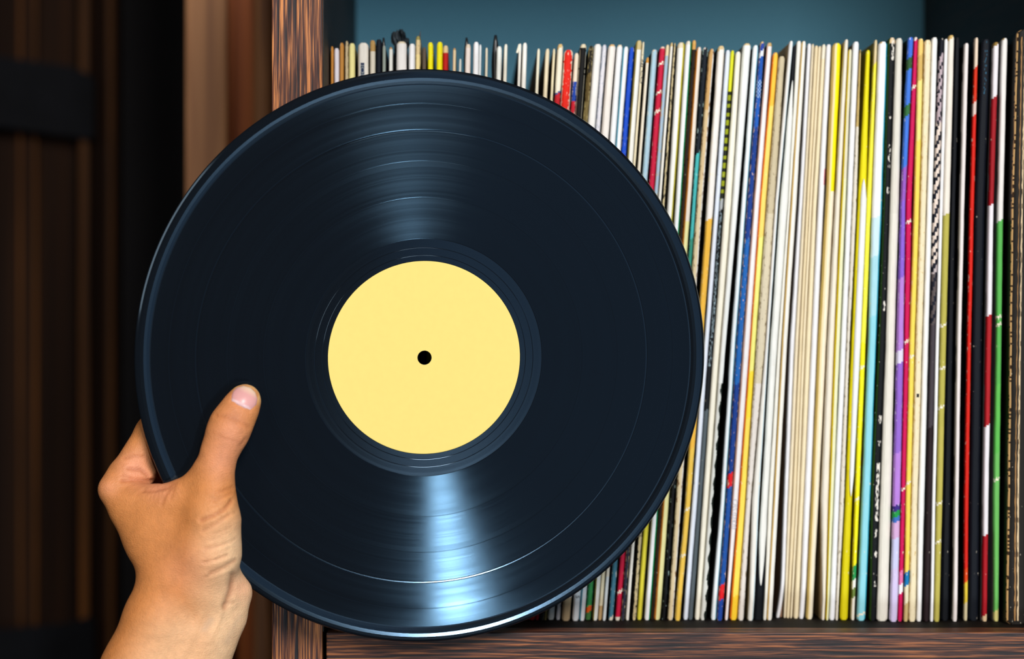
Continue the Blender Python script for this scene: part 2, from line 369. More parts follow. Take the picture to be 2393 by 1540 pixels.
sl('3790,880 a1180,1295 j1560,1625', t3(380), [(0, (204, 160, 100)), (260, (214, 186, 140)), (420, (220, 200, 160))], 'tan and cream record sleeve with brown streaks', redge=(240, 238, 232), wear=.25, wcol=(130, 88, 50))
sl('3937,1050 a1375,1503 g175,278 j1650,1715', t3(330), [(0, (220, 192, 140)), (118, (244, 236, 228)), (514, (244, 186, 66)), (1050, (240, 196, 80))], 'white record sleeve turning golden orange below', 'golden orange foot', crease=(860, 1192, 1300), wear=.2, wcol=(250, 236, 190), side=(14, 14, 18))
sl('31065,1150 a1520,1610 g300,400 j1745,1805', t3(400), (226, 232, 244), 'lilac-white record sleeve beside the yellow-green and black one', wear=.1, wcol=(180, 190, 210))
sl('31152,1210 a1615,1675 d240,350 g402,478 j1808,1862', t3(405), [(0, (222, 222, 40)), (220, (150, 158, 20)), (466, (172, 176, 176)), (492, (24, 28, 34)), (830, (26, 28, 34)), (960, (84, 94, 100))], 'yellow-green record sleeve with black dashes and a black lower half', 'black-dashed yellow-green spine', dash=(215, 470), specks=(495, 860))
sl('31232,1322 a1700,1835 d355,495 g495,610 j1885,1945', t3(425), (244, 238, 220), 'ivory record sleeve with an olive side', side=(170, 160, 50))
sl('31345,1475 a1845,1962 d505,620 g615,702 k0,90', t3(290), [(0, (216, 190, 140)), (106, (240, 240, 234)), (900, (222, 222, 214))], 'wide white record sleeve with a ragged black edge below', 'ragged-edged spine', ragged=1)
sl('31512,1600 a2025,2112 d725,830 g830,920 k160,235', t3(320), (242, 248, 250), 'bluish-white record sleeve beside a dark gap', redge=(150, 210, 226), side=(14, 15, 18))  # side colour carries the shade of the gap
sl('31622,1697 a2130,2230 d842,975 g930,1035 k250,330', t3(260), [(0, (224, 190, 130)), (103, (40, 70, 160)), (120, (230, 234, 244)), (134, (26, 84, 176)), (190, (30, 92, 184)), (300, (22, 60, 140)), (560, (28, 100, 180)), (900, (20, 60, 140)), (1108, (226, 24, 34)), (1140, (26, 80, 160)), (1368, (226, 24, 34)), (1403, (30, 70, 160))], 'deep blue record sleeve with two red bands', 'deep blue spine', wear=.22, wcol=(230, 196, 170), hatch=(190, 232))
sl('31727,1818 a2242,2360 d985,1130 g1045,1160 k360,410', t3(280), [(0, (206, 170, 110)), (112, (244, 238, 236))], 'pinkish-white record sleeve printed with faint grey characters', 'faintly printed spine', text66=1, ledge=(236, 190, 170))
sl('31838,1932 b42,168 d1135,1262 g1170,1300 k435,545', t3(440), [(0, (216, 180, 110)), (126, (252, 196, 66)), (250, (252, 218, 110)), (557, (244, 238, 130)), (870, (252, 222, 60)), (980, (252, 222, 90)), (1395, (252, 206, 50))], 'golden yellow record sleeve with an orange edge', 'golden yellow spine', ledge=(250, 130, 20), wear=.1, wcol=(255, 244, 200))
sl('31938,2050 b178,330 d1268,1465 g1305,1400 k555,640', t3(500), [(0, (206, 190, 156)), (500, (220, 206, 176)), (900, (232, 222, 212))], 'beige record sleeve with faint lines of print', wear=.22, wcol=(150, 130, 100), side=(130, 122, 104))
sl('32088,2150 b332,390 d1470,1535 g1425,1555 k700,780', t3(250), [(0, (236, 232, 226)), (900, (240, 236, 226))], 'white record sleeve with a tan side', redge=(226, 242, 246), side=(190, 168, 124))
sl('32158,2222 b420,570 d1565,1720 g1585,1710 k792,915', t3(305), (240, 238, 230), 'black record sleeve with a white pointed leaf-shaped spine', 'leaf-pointed spine', coverfront=(20, 24, 32), leaf=(188, 1368), side=(18, 22, 30))
sl('32230,2302 b575,615 d1735,1805 g1725,1810 k925,972', t3(250), (242, 238, 226), 'narrow ivory record sleeve')
sl('485,180 b625,735 d1820,1935 g1820,1915 k975,1055', t4(310), (242, 238, 228), 'ivory record sleeve with an ochre crack', ledge=(224, 190, 120))
sl('4210,292 b775,845 d1990,2090 g2010,2085 k1160,1216', t4(360), (244, 242, 244), 'bright white record sleeve with a brown side', 'brown-sided white spine', side=(150, 116, 90), bend=2.0)
sl('4296,346 b848,905 d2100,2180 g2090,2160 k1220,1255', t4(368), CR, 'thin cream record sleeve')
sl('4356,430 b915,970 d2190,2255 g2165,2240 k1262,1308', t4(400), (236, 216, 176), 'thin cream record sleeve with a tan side')
sl('4434,492 b975,1024 d2260,2322 h2,60 k1316,1348', t4(410), (238, 222, 188), 'thin straw-coloured record sleeve')
sl('4500,582 b1030,1112 e125,235 h66,150 k1366,1440', t4(375), [(0, (240, 230, 206)), (140, (240, 222, 184))], 'cream record sleeve with an ochre side', side=(206, 160, 90))
sl('4590,690 b1135,1240 e245,375 h155,285 k1460,1530', t4(375), (242, 240, 242), 'white record sleeve with a pink smear and a bent foot', 'pink-smeared spine', bend=.5, smear=1)
sl('4722,895 b1280,1428 e390,570 h288,430 k1550,1650', t4(350), [(0, (246, 232, 8)), (448, (244, 232, 206))], 'lemon yellow record sleeve with a cream lower spine', 'lemon yellow spine', ltan=(214, 182, 100))
sl('4950,1027 b1458,1547 e600,740 h478,612 k1780,1826', t4(275), (240, 230, 212), 'ivory record sleeve with a wide tan side', side=(206, 176, 130))
sl('41040,1112 b1568,1652 e745,862 h625,705 k1840,1882', t4(475), [(0, (232, 224, 190)), (420, (238, 236, 190))], 'pale lemon record sleeve with a yellow edge', ledge=(236, 206, 20))
sl('41130,1250 b1672,1770 e882,1000 h715,815 k1890,1975', t4(320), (242, 242, 244), 'white record sleeve with speckled grey print')
sl('41265,1296 b1775,1855 e1003,1070 h820,905 k1982,2020', t4(480), [(0, (206, 176, 110)), (300, (232, 222, 204))], 'thin beige record sleeve with a frayed top', wear=.2, wcol=(130, 110, 60))
sl('41395,1482 b1880,2032 e1112,1300 h925,1056 k2045,2165', t4(490), [(0, (236, 222, 20)), (1100, (222, 206, 14))], 'yellow record sleeve with a long white bulge', 'white-bulged yellow spine', leafadd=(418, 1160), side=(200, 184, 10))
sl('41553,1614 b2040,2130 e1305,1420 h1105,1190 k2210,2260', t4(285), [(0, (226, 206, 160)), (150, (246, 236, 70)), (800, (248, 236, 30)), (1323, (40, 150, 80)), (1356, (244, 240, 230)), (1376, (110, 130, 60)), (1398, (236, 226, 210))], 'yellow record sleeve with green and white bands at the foot', 'green-banded yellow spine', crease=(860, 1168), wear=.15, wcol=(250, 246, 200))
sl('41645,1826 b2145,2332 e1478,1645 h1240,1395 l30,135', t4(320), [(0, (214, 184, 130)), (100, (244, 242, 240)), (509, (206, 232, 240)), (600, (170, 220, 230)), (740, (146, 216, 228))], 'white record sleeve turning sky blue below', 'sky blue spine', redge=(60, 180, 206), wear=.06, crease=(1437,))
sl('41832,1978 c105,205 e1690,1838 h1405,1562 l180,265', t4(240), [(0, (220, 188, 140)), (105, (20, 24, 28))], 'black record sleeve with white flaking and a green edge', 'flaking black spine', ledge=(44, 70, 12), flake=1)
sl('41990,2132 c215,362 e1850,2042 h1580,1782 l270,408', t4(250), [(0, (226, 220, 206)), (500, (232, 226, 212))], 'wide grey-cream record sleeve with faint embossed print', 'wide grey-cream spine', seam=1, side=(50, 46, 36))
sl('50,108 c392,465 e2090,2237 h1820,1957 l435,530', t4(230), [(0, (62, 110, 214)), (136, (50, 90, 50)), (163, (64, 120, 220)), (246, (50, 110, 60)), (272, (66, 120, 220)), (392, (150, 90, 190)), (470, (140, 96, 210)), (650, (184, 130, 216)), (820, (226, 216, 240)), (850, (150, 104, 206)), (1060, (186, 130, 220)), (1182, (60, 40, 130)), (1196, (30, 150, 70)), (1210, (64, 110, 190)), (1222, (214, 170, 214)), (1260, (206, 206, 240)), (1330, (214, 200, 236))], 'blue and purple painted record sleeve', 'blue and purple painted spine', wear=.14, wcol=(240, 232, 246))
sl('5115,202 c468,572 e2240,2350 h1960,2042 l530,587', t4(230), [(0, (240, 216, 210)), (95, (206, 16, 84)), (1335, (226, 110, 160)), (1367, (246, 242, 244)), (1389, (206, 16, 84))], 'magenta record sleeve with white nicks and a white band near its foot', 'magenta spine', wear=.12, crease=(205, 520, 800, 1145))
sl('5212,325 c605,695 f52,165 h2052,2148 l605,660', t4(260), [(0, (240, 200, 110)), (130, (214, 176, 96)), (190, (244, 224, 130)), (330, (246, 218, 90)), (1338, (16, 120, 180)), (1370, (236, 226, 190)), (1412, (206, 180, 120))], 'mustard yellow record sleeve with a blue band at the foot', 'mustard spine', crease=(835, 1130), wear=.18, wcol=(250, 240, 190))
sl('5338,478 c705,808 f180,320 i75,190 l665,755', t4(285), (242, 226, 188), 'worn cream record sleeve with tan blotches', wear=.3, wcol=(214, 180, 112), nick=1)
sl('5482,602 c815,905 f325,445 i195,305 l760,825', t4(235), (244, 242, 238), 'clean white record sleeve beside the blotched cream one')
sl('5640,722 c920,1015 f478,582 i335,425 l850,920', t4(250), [(0, (24, 26, 40)), (128, (190, 170, 176)), (290, (190, 176, 176)), (640, (90, 80, 80)), (760, (70, 62, 68)), (1000, (48, 32, 36))], 'black and pale patterned record sleeve darkening to brown', 'black and pale patterned spine', zebra=(120, 760))
sl('5737,806 c1020,1075 f585,660 i430,490 l930,970', t4(265), (246, 244, 244), 'narrow white record sleeve')
sl('5815,937 c1085,1195 f685,810 i510,615 l980,1050', t4(190), [(0, (212, 176, 104)), (92, (240, 230, 216)), (502, (186, 176, 80)), (1000, (190, 178, 84))], 'cream record sleeve turning olive green below', 'olive spine', crease=(762, 862, 953, 1178, 1268), wear=.08, wcol=(244, 236, 200))
sl('5945,1050 c1200,1285 f815,955 i622,755 l1058,1165', t4(235), (19, 22, 30), 'thick plain black record sleeve', 'thick black spine')
sl('51140,1226 c1360,1428 f1030,1112 i820,887 l1213,1267', t4(350), (240, 230, 226), 'narrow white record sleeve with a charcoal side', 'charcoal-sided white spine', side=(60, 58, 58))
sl('51345,1416 c1515,1587 f1237,1316 i985,1060 l1348,1392', t4(240), [(0, (236, 214, 190)), (158, (216, 50, 24)), (240, (226, 200, 190)), (270, (214, 34, 22)), (1330, (224, 70, 20)), (1362, (226, 196, 60)), (1410, (214, 200, 160))], 'red record sleeve with white flecks', 'red flecked spine', wear=.14, side=(30, 28, 34))
sl('51478,1662 c1600,1765 f1345,1545 i1085,1250 l1405,1530', t4(270), (18, 24, 36), 'thick navy-black record sleeve with blue scuffs', 'thick navy-black spine', scuff=1)
sl('51720,1832 c1826,1905 f1625,1738 i1312,1402 l1575,1637', t4(330), [(0, (150, 120, 60)), (108, (238, 232, 236)), (228, (160, 26, 36)), (480, (240, 234, 240)), (738, (176, 30, 38)), (996, (238, 232, 236)), (1252, (170, 22, 34)), (1440, (220, 190, 150))], 'record sleeve banded in white and dark red', 'white and dark red banded spine', wear=.06)
sl('51888,2005 c1970,2067 f1830,1945 i1488,1592 l1718,1782', t4(250), [(0, (190, 166, 120)), (92, (238, 234, 230)), (517, (90, 180, 84)), (900, (96, 190, 84)), (1060, (110, 190, 96)), (1428, (216, 206, 130))], 'white record sleeve turning grass green below', 'grass green spine', crease=(742, 760, 1122), wear=.05)
sl('52150,2395 c2185,2440 f2095,2395 i1740,2002 l1880,2090', t4(80), (44, 40, 36), 'thick dark box set with frayed cream edges', 'thick dark box set', box=1, rowsx=[(1400, 2354, 2403), (1170, 2357, 2406), (475, 2366, 2413), (150, 2376, 2418)])

YB = {}
for s in S: s['D'] = 1.279
def setyb(i0, i1, y):
    for k in range(i0, i1): S[k]['D'] = 869.4/(y-770)
idx = {s['mark']: i for i, s in enumerate(S) if s['mark']}
n = len(S)
setyb(idx['olive-brown spine'], idx['golden orange foot'], 1450)
setyb(idx['brown-sided white spine'], idx['pink-smeared spine']+1, 1444)
setyb(idx['sky blue spine'], n, 1452)
rr = random.Random(3)
for i, s in enumerate(S):
    s['D'] += rr.uniform(-.0025, .0035)
    if 'rowsx' in s: s['rows'] = sorted(s['rowsx'])
S[-1]['D'] = 1.262
YG = np.array([60, 100, 150, 161, 170, 300, 475, 650, 800, 1000, 1170, 1300, 1400, 1470], float)
for s in S:
    r = s['rows']; ys = [a for a, b, c in r]
    L, R_ = [], []
    for y in YG:
        for k, out in ((1, L), (2, R_)):
            xs = [q[k] for q in r]
            if y <= ys[0]: v = xs[0]-(lean(xs[0]) if len(r) == 1 else (xs[1]-xs[0])/(ys[1]-ys[0]))*(ys[0]-y)*(1 if len(r) > 1 else 1)
            elif y >= ys[-1]: v = xs[-1]+lean((r[0][1]+r[0][2])/2)*(y-ys[-1])
            else: v = float(np.interp(y, ys, xs))
            out.append(v)
    if len(r) == 1:
        m = lean((r[0][1]+r[0][2])/2)
        L = [r[0][1]+m*(y-ys[0]) for y in YG]; R_ = [r[0][2]+m*(y-ys[0]) for y in YG]
    s['L'], s['R'] = np.array(L), np.array(R_)
for it in range(6):                                 # neighbours must not cut into each other: even out their depth, then trim
    for a, b in zip(S[:-1], S[1:]):
        ov = ((a['R']-CX)*a['D']-(b['L']-CX)*b['D'])/F
        if ov.max() > 0.0001:
            m = (a['D']+b['D'])/2
            a['D'] += (m-a['D'])*.6; b['D'] += (m-b['D'])*.6
for s in S:
    s['XL'] = (s['L']-CX)*s['D']/F; s['XR'] = (s['R']-CX)*s['D']/F
S[0]['XL'] = np.maximum(S[0]['XL'], XL1+0.0016)
for a, b in zip(S[:-1], S[1:]):
    ov = a['XR']-b['XL']+0.00012
    bad = ov > 0
    m = (a['XR']+b['XL'])/2
    a['XR'] = np.where(bad, m-0.00006, a['XR']); b['XL'] = np.where(bad, m+0.00006, b['XL'])
S[-1]['XR'] = np.minimum(S[-1]['XR'], XR0-0.0012)

def ink(c):
    l_ = lin(c); k = min(1.0, .4+max(l_)*9)
    return tuple(v*k for v in l_)
USEC = [-1, -.86, -.5, 0, .5, .86, 1]
UFINE = [float(v) for v in np.linspace(-1, 1, 17)]
def strip_mesh(zs, xl, xr, yfront, dep, back, colfn, base, usec=None):
    """vertical rounded strip of card; zs rising, xl/xr arrays, colour per face from colfn(z index, u)"""
    usec = usec or USEC; UDEP = [abs(u)**4.5 for u in usec]
    nr = len(zs); nu = len(usec)
    V, Fc, C = [], [], []
    for k in range(nr):
        c, hw = (xl[k]+xr[k])/2, max((xr[k]-xl[k])/2, 1e-5)
        rd = min(dep, hw*0.9)
        for u, d in zip(usec, UDEP):
            V.append((c+u*hw-base[0], yfront+rd*d-base[1], zs[k]-base[2]))
        V.append((c+hw*.96-base[0], yfront+back-base[1], zs[k]-base[2])); V.append((c-hw*.96-base[0], yfront+back-base[1], zs[k]-base[2]))
    m = nu+2
    for k in range(nr-1):
        for j in range(m):
            j2 = (j+1) % m
            Fc.append((k*m+j, k*m+j2, (k+1)*m+j2, (k+1)*m+j))
            u = (usec[j]+usec[j2])/2 if j < nu-1 else (1.0 if j == nu-1 else (-1.0 if j == m-1 else 0))
            C.append(colfn(k, u))
    Fc.append(tuple(range(m-1, -1, -1))); C.append(colfn(0, 0))
    Fc.append(tuple((nr-1)*m+j for j in range(m))); C.append(colfn(nr-2, 0))
    corner = []
    for f, c in zip(Fc, C):
        corner += [(*c, 1.0)]*len(f)
    return V, Fc, corner
def plain_cols(Fc, c):
    return [(*c, 1.0)]*sum(len(f) for f in Fc)

def sleeve(i, s):
    D, top = s['D'], s['top']
    z0 = Z_SHELF; z1 = HC-(top-CY)*D/F
    R = random.Random(100+i)
    nr = 320
    fine = any(s.get(q) for q in ('zebra', 'flake', 'specks', 'badge', 'stripes', 'dash', 'hatch', 'ragged', 'scuff', 'nick', 'crease', 'box')) or len(s['runs']) > 5
    ypx = lambda z: CY+(HC-z)*F/D
    base = (float((np.interp(1448, YG, s['XL'])+np.interp(1448, YG, s['XR']))/2), D, z0)
    root = empty('record_sleeve', base)
    leaf = s.get('leaf')
    za, zb = z0, z1
    if leaf: za, zb = HC-(leaf[1]-CY)*D/F, HC-(leaf[0]-CY)*D/F
    zs = np.linspace(za, zb, nr); ys = ypx(zs)
    xl = np.interp(ys, YG, s['XL']); xr = np.interp(ys, YG, s['XR'])
    cx, hw = (xl+xr)/2, (xr-xl)/2
    # gentle waviness of old card, rounded worn ends
    ph = R.uniform(0, 6); wv = 0.00012*np.sin(ys/(37+R.uniform(0, 30))+ph)+0.00007*np.sin(ys/11+ph*2)
    cx = cx+wv*0.5; hw = hw*(1-0.03*np.abs(np.sin(ys/53+ph)))
    e1 = np.clip((zs[-1]-zs)/0.0016, 0, 1); e0 = np.clip((zs-zs[0])/0.0012, 0, 1)
    hw = hw*(0.55+0.45*np.sqrt(e1))*(0.72+0.28*np.sqrt(e0))
    if leaf:
        hw = hw*np.sqrt(np.clip((zs[-1]-zs)/0.022, 0.0004, 1))*np.sqrt(np.clip((zs-zs[0])/0.03, 0.0004, 1))
    if s.get('bend'):
        k = np.clip((z0+0.028-zs)/0.028, 0, 1); cx = cx-s['bend']*.001*k**2
    if s.get('fray'):
        hw = hw*(1+0.10*np.clip((zs-z1+0.006)/0.006, 0, 1))
    slo, shi = xl+0.00003, xr-0.00003
    if s.get('bend'): slo = slo-s['bend']*.001*np.clip((z0+0.028-zs)/0.028, 0, 1)**2
    L2_, R2_ = np.maximum(cx-hw, slo), np.minimum(cx+hw, shi); cx, hw = (L2_+R2_)/2, np.maximum((R2_-L2_)/2, 2e-5)
    runs = sorted(s['runs']); ry = [a for a, b in runs]; rc = [ink(b) for a, b in runs]
    jag = s.get('wear', .05)
    wear, wc = s.get('wear', .035 if max(runs[-1][1]) > 60 else .006), lin(s.get('wcol', (238, 226, 204) if max(runs[0][1]) < 250 else (200, 180, 140)))
    crease = s.get('crease', ())
    def colfn(k, u):
        y = ys[k]
        a = 0
        slant = (4*u if len(runs) > 3 else 0)
        while a+1 < len(ry) and y+slant > ry[a+1]: a += 1
        c = rc[a]
        if s.get('ltan') and u < -.05: c = lin(s['ltan']) if u < -.3 else lin((240, 218, 170))
        if s.get('edge') and abs(u) > .7 and R.random() > .12: c = lin(s['edge'])
        if s.get('cap') and y < top+9: c = lin(s['cap'])
        if s.get('redge') and u > .66: c = lin(s['redge'])
        if s.get('ledge') and u < -.66: c = lin(s['ledge'])
        if s.get('stripes') and s['stripes'][0] < y < 1418 and abs(((u+1)*2.6) % 1-.5) > .28: c = lin((30, 110, 70))
        if s.get('dash') and s['dash'][0] < y < s['dash'][1] and (y-s['dash'][0]) % 20 < 9: c = lin((30, 34, 22))
        if s.get('specks') and s['specks'][0] < y < s['specks'][1] and abs(u) < .6 and R.random() < .3: c = lin((150, 170, 178))
        if s.get('hatch') and s['hatch'][0] < y < s['hatch'][1] and (y+8*u) % 9 < 3.5: c = lin((170, 200, 230))
        if s.get('ragged') and y > 900 and u > .25+.3*math.sin(y/7.0)+.2*R.random(): c = lin((24, 32, 26))
        if s.get('zebra') and s['zebra'][0] < y < s['zebra'][1]:
            q = math.sin(y/5.5+u*2.4+2*math.sin(y/31.0))+.6*math.sin(y/2.3-u*3)
            dark = q > (.1 if y > 300 else .5)
            c = lin((24, 26, 40)) if dark else (lin((232, 214, 200)) if 290 < y < 620 else c)
        if s.get('seam') and .28 < u < .4: c = tuple(v*.75 for v in c)
        if s.get('scuff') and y < 230 and abs(u+.05) < .25 and R.random() < .14: c = lin((44, 96, 124))
        if s.get('smear') and 395 < y < 432 and u > .5: c = lin((236, 150, 160))
        if s.get('badge') and 147 < y < 210 and abs(u+.1) < .36: c = lin((36, 50, 84))
        if s.get('nick') and 922 < y < 932 and abs(u) < .4: c = lin((30, 30, 30))
        for cy_ in crease:
            if abs(y-cy_+u*3+2*math.sin(u*7+cy_)) < 2.6: c = lin((244, 236, 214))
        if s.get('box'):
            if u < -.84: c = lin((222, 178, 118)) if R.random() > .25 else lin((70, 50, 34))
        if y < top+4: c = tuple(a_*.55+b_*.45 for a_, b_ in zip(c, lin((176, 140, 90))))
        return c
    yf = D - (0.0016 if leaf else 0)
    V, Fc, Cc = strip_mesh(zs, cx-hw, cx+hw, yf, 0.0016, 0.0046, colfn, base, UFINE if fine else None)
    so = mesh_obj('spine', V, Fc, M_wspine, root, False, Cc)
    WD = []
    us = UFINE if fine else USEC; m_ = len(us)+2
    for f in Fc[:-2]:
        for vi in f:
            u = us[vi % m_] if vi % m_ < len(us) else 0
            yk = ys[vi//m_]
            if s.get('flake'):
                q_ = math.sin(yk/17.0+math.sin(yk/41.0)*3)*math.sin(yk/97.0+1)
                WD.append((*lin((238, 230, 218)), .45 if (1080 < yk < 1220 and -.1 < u < .8) else (.40 if q_ > .55 and -.1 < u < .7 else .06))); continue
            WD.append((*wc, min(1.0, wear*(1.5 if abs(u) > .8 else .55)+(.10 if yk < top+12 else 0)+(.06 if yk > 1435 else 0))))
    for f in Fc[-2:]: WD += [(*wc, wear)]*len(f)
    wa = so.data.color_attributes.new('Wear', 'FLOAT_COLOR', 'CORNER')
    wa.data.foreach_set('color', np.asarray(WD, dtype=np.float32).ravel())
    # the card cover behind the spine
    side = ink(s.get('side', tuple(int(v*.55) for v in runs[min(1, len(runs)-1)][1])))  # dark cover tones: shade of the gaps between sleeves put into the colour
    zc = np.linspace(z0, z1-0.0012, 10); yc = ypx(zc)
    xl2 = np.interp(yc, YG, s['XL']); xr2 = np.interp(yc, YG, s['XR']); c2, h2 = (xl2+xr2)/2, (xr2-xl2)/2
    if s.get('bend'):
        h2 = h2*.8
    if s.get('coverfront'):
        V, Fc, Cc = strip_mesh(zc, c2-h2*.97, c2+h2*.97, D, 0.001, 0.297, lambda k, u: ink(s['coverfront']), base)
        mesh_obj('cover', V, Fc, M_cover, root, False, Cc)
    else:
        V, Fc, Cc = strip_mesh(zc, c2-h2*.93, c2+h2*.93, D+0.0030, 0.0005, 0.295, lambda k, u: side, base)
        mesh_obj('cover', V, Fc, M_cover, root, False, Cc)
    if s.get('leafadd'):
        a, b = s['leafadd']
        zl = np.linspace(HC-(b-CY)*D/F, HC-(a-CY)*D/F, 60); yl = ypx(zl)
        L_ = np.interp(yl, [475, 800, 1156], [(2010.7-CX)*D/F, (1996-CX)*D/F, (1983-CX)*D/F])
        R_ = np.minimum(np.interp(yl, [475, 800, 1156], [(2025-CX)*D/F, (2011-CX)*D/F, (1999-CX)*D/F]), np.interp(yl, YG, s['XR'])-.00005)
        c_, h_ = (L_+R_)/2, (R_-L_)/2
        h_ = h_*np.sqrt(np.clip((zl[-1]-zl)/0.012, .001, 1))*np.sqrt(np.clip((zl-zl[0])/0.012, .001, 1))
        V, Fc, Cc = strip_mesh(zl, c_-h_, c_+h_, D-0.0016, 0.0012, 0.004, lambda k, u: lin((243, 243, 240)), base)
        mesh_obj('inner_sleeve', V, Fc, M_spine, root, False, Cc)
    if s.get('box'):
        for nm, cc, L3, R3 in (('page_edge', (176, 132, 84), (2386, 2380, 2375.5, 2371, 2369.5), (2389, 2382, 2377.3, 2374, 2373.5)),
                               ('page_edge', (232, 206, 166), (2394, 2386.5, 2382, 2376.8, 2376.5), (2398, 2390, 2385.4, 2381, 2380.5))):
            zl = np.linspace(z0+.002, z1-.004, 120); yl = ypx(zl); yk = [100, 475, 800, 1170, 1430]
            R3_ = random.Random(9)
            jg = np.array([R3_.uniform(-.9, .9) for _ in zl])
            L_ = (np.interp(yl, yk, L3)+jg-CX)*D/F; Rr = (np.interp(yl, yk, R3)-CX)*D/F
            V, Fc, Cc = strip_mesh(zl, L_, Rr, D-0.0006, 0.0003, 0.002, lambda k, u: lin(cc) if R3_.random() > .12 else lin((90, 66, 42)), base)
            mesh_obj(nm, V, Fc, M_spine, root, False, Cc)
    if s.get('flap_px'):
        a, b, t = s['flap_px']; ymid = top+95
        V, Fc = [], []
        nn = 9
        for q in range(nn):
            f = q/(nn-1); y = ymid+(t-ymid)*f
            wd_ = 1-0.75*max(0, f-.3)**1.8/.53
            c_ = (a+b)/2-3*math.sin(f*1.6); h_ = (b-a)/2*wd_
            for x_, dd in ((c_-h_, 0.0085), (c_, 0.0068), (c_+h_, 0.0085), (c_+h_, 0.0093), (c_, 0.0076), (c_-h_, 0.0093)):
                V.append(P(x_, y, D+dd)-Vector(base))
        for q in range(nn-1):
            for j in range(6):
                Fc.append((q*6+j, q*6+(j+1) % 6, (q+1)*6+(j+1) % 6, (q+1)*6+j))
        Fc.append((5, 4, 3, 2, 1, 0)); Fc.append(tuple((nn-1)*6+j for j in range(6)))
        o = mesh_obj('inner_liner', V, Fc, M_plastic, root, True); o['label'] = 'black plastic liner corner'
    if s.get('crumple'):
        bm = bmesh.new(); Rn = random.Random(5)
        gx, gy = 14, 10; grid = []
        for a in range(gx):
            row = []
            for b in range(gy):
                f, q = a/(gx-1), b/(gy-1)
                x_ = (914+43*f+Rn.uniform(-1.2, 1.2)) if q > .75 else 921+31.5*f; topy = 62+16*abs(f-.5)*2+Rn.uniform(0, 7)+(10 if f > .8 else 0)
                y_ = 160+(topy-160)*q
                row.append(bm.verts.new(P(x_, y_, D+0.0048+Rn.uniform(0, .0045))-Vector(base)))
            grid.append(row)
        for a in range(gx-1):
            for b in range(gy-1):
                bm.faces.new((grid[a][b], grid[a+1][b], grid[a+1][b+1], grid[a][b+1]))
        bmesh.ops.solidify(bm, geom=list(bm.faces), thickness=0.0003)
        me = bpy.data.meshes.new('inner_liner'); bm.to_mesh(me); bm.free(); me.materials.append(M_clear)
        o = bpy.data.objects.new('inner_liner', me); COL.objects.link(o); o.parent = root; o['label'] = 'crumpled smoky plastic liner'
    if s.get('spike'):
        V = [P(x_, y_, D+d_)-Vector(base) for d_ in (.001, .0016) for x_, y_ in ((973, 100), (982, 100), (983.5, 70), (979, 84))]
        mesh_obj('torn_flap', V, [(0, 1, 2, 3), (7, 6, 5, 4), (0, 4, 5, 1), (1, 5, 6, 2), (2, 6, 7, 3), (3, 7, 4, 0)], M_plastic, root)
    if s.get('tip'):
        V = [P(x_, y_, D+d_)-Vector(base) for d_ in (-.0006, .0004) for x_, y_ in ((1206, 123), (1211, 124), (1216, 104), (1212, 103))]
        Fq = [(0, 1, 2, 3), (7, 6, 5, 4), (0, 4, 5, 1), (1, 5, 6, 2), (2, 6, 7, 3), (3, 7, 4, 0)]
        mesh_obj('folded_tip', V, Fq, M_spine, root, False, plain_cols(Fq, lin((236, 228, 206))))
    def lettering(txt, x0, y0, x1, y1, size_px, mat, name='lettering'):
        """printed characters reading down the spine from (x0, y0) to (x1, y1)"""
        cu = bpy.data.curves.new('t', 'FONT'); cu.body = txt; cu.size = 1.0; cu.align_y = 'CENTER'
        ob = bpy.data.objects.new('t', cu); COL.objects.link(ob)
        bpy.context.view_layer.update()
        me = bpy.data.meshes.new_from_object(ob.evaluated_get(bpy.context.evaluated_depsgraph_get()))
        bpy.data.objects.remove(ob)
        xs_ = [v.co.x for v in me.vertices]; ln = max(xs_)-min(xs_); x00 = min(xs_)
        a_, b_ = P(x0, y0, D-0.00025), P(x1, y1, D-0.00025)
        ax = (b_-a_); L = ax.length; ax.normalize(); ay = Vector((ax.z*-1, 0, ax.x))
        ay = Vector((0, 1, 0)).cross(ax)*-1
        if ay.x < 0: ay = -ay
        for v in me.vertices:
            p = a_+ax*((v.co.x-x00)/ln*L)+ay*(v.co.y*size_px*D/F)
            v.co = p-Vector(base)
        me.materials.clear(); me.materials.append(mat); me.name = name
        ob = bpy.data.objects.new(name, me); COL.objects.link(ob); ob.parent = root
    if s.get('text66'): lettering('CBS 02420', 1718, 1167, 1714, 1236, 15, M_inkgrey)
    if s.get('dots'): lettering('. 2JJ CO', 1504, 127, 1498.5, 195, 9, M_ink)
    if s.get('letter_s'): lettering('S', 1350, 1392, 1349.6, 1398, 12, M_ink)
    if s.get('badge'): lettering('ION', 846.5, 152, 846.5, 186, 13, M_inkwhite)
    return root

ROOTS = []
ORD = ['', 'first', 'second', 'third', 'fourth', 'fifth', 'sixth', 'seventh', 'eighth', 'ninth', 'tenth']
last, cnt = None, 0
for i, s in enumerate(S):
    o = sleeve(i, s)
    if s['mark']:
        last, cnt = s['mark'], 0
        lab = s['desc']
    else:
        cnt += 1
        lab = '%s, %s past the %s' % (s['desc'].replace('record sleeve', 'sleeve'), ORD[cnt], last)
    tag(o, lab, 'record sleeve', 'record sleeves standing in the bookcase')

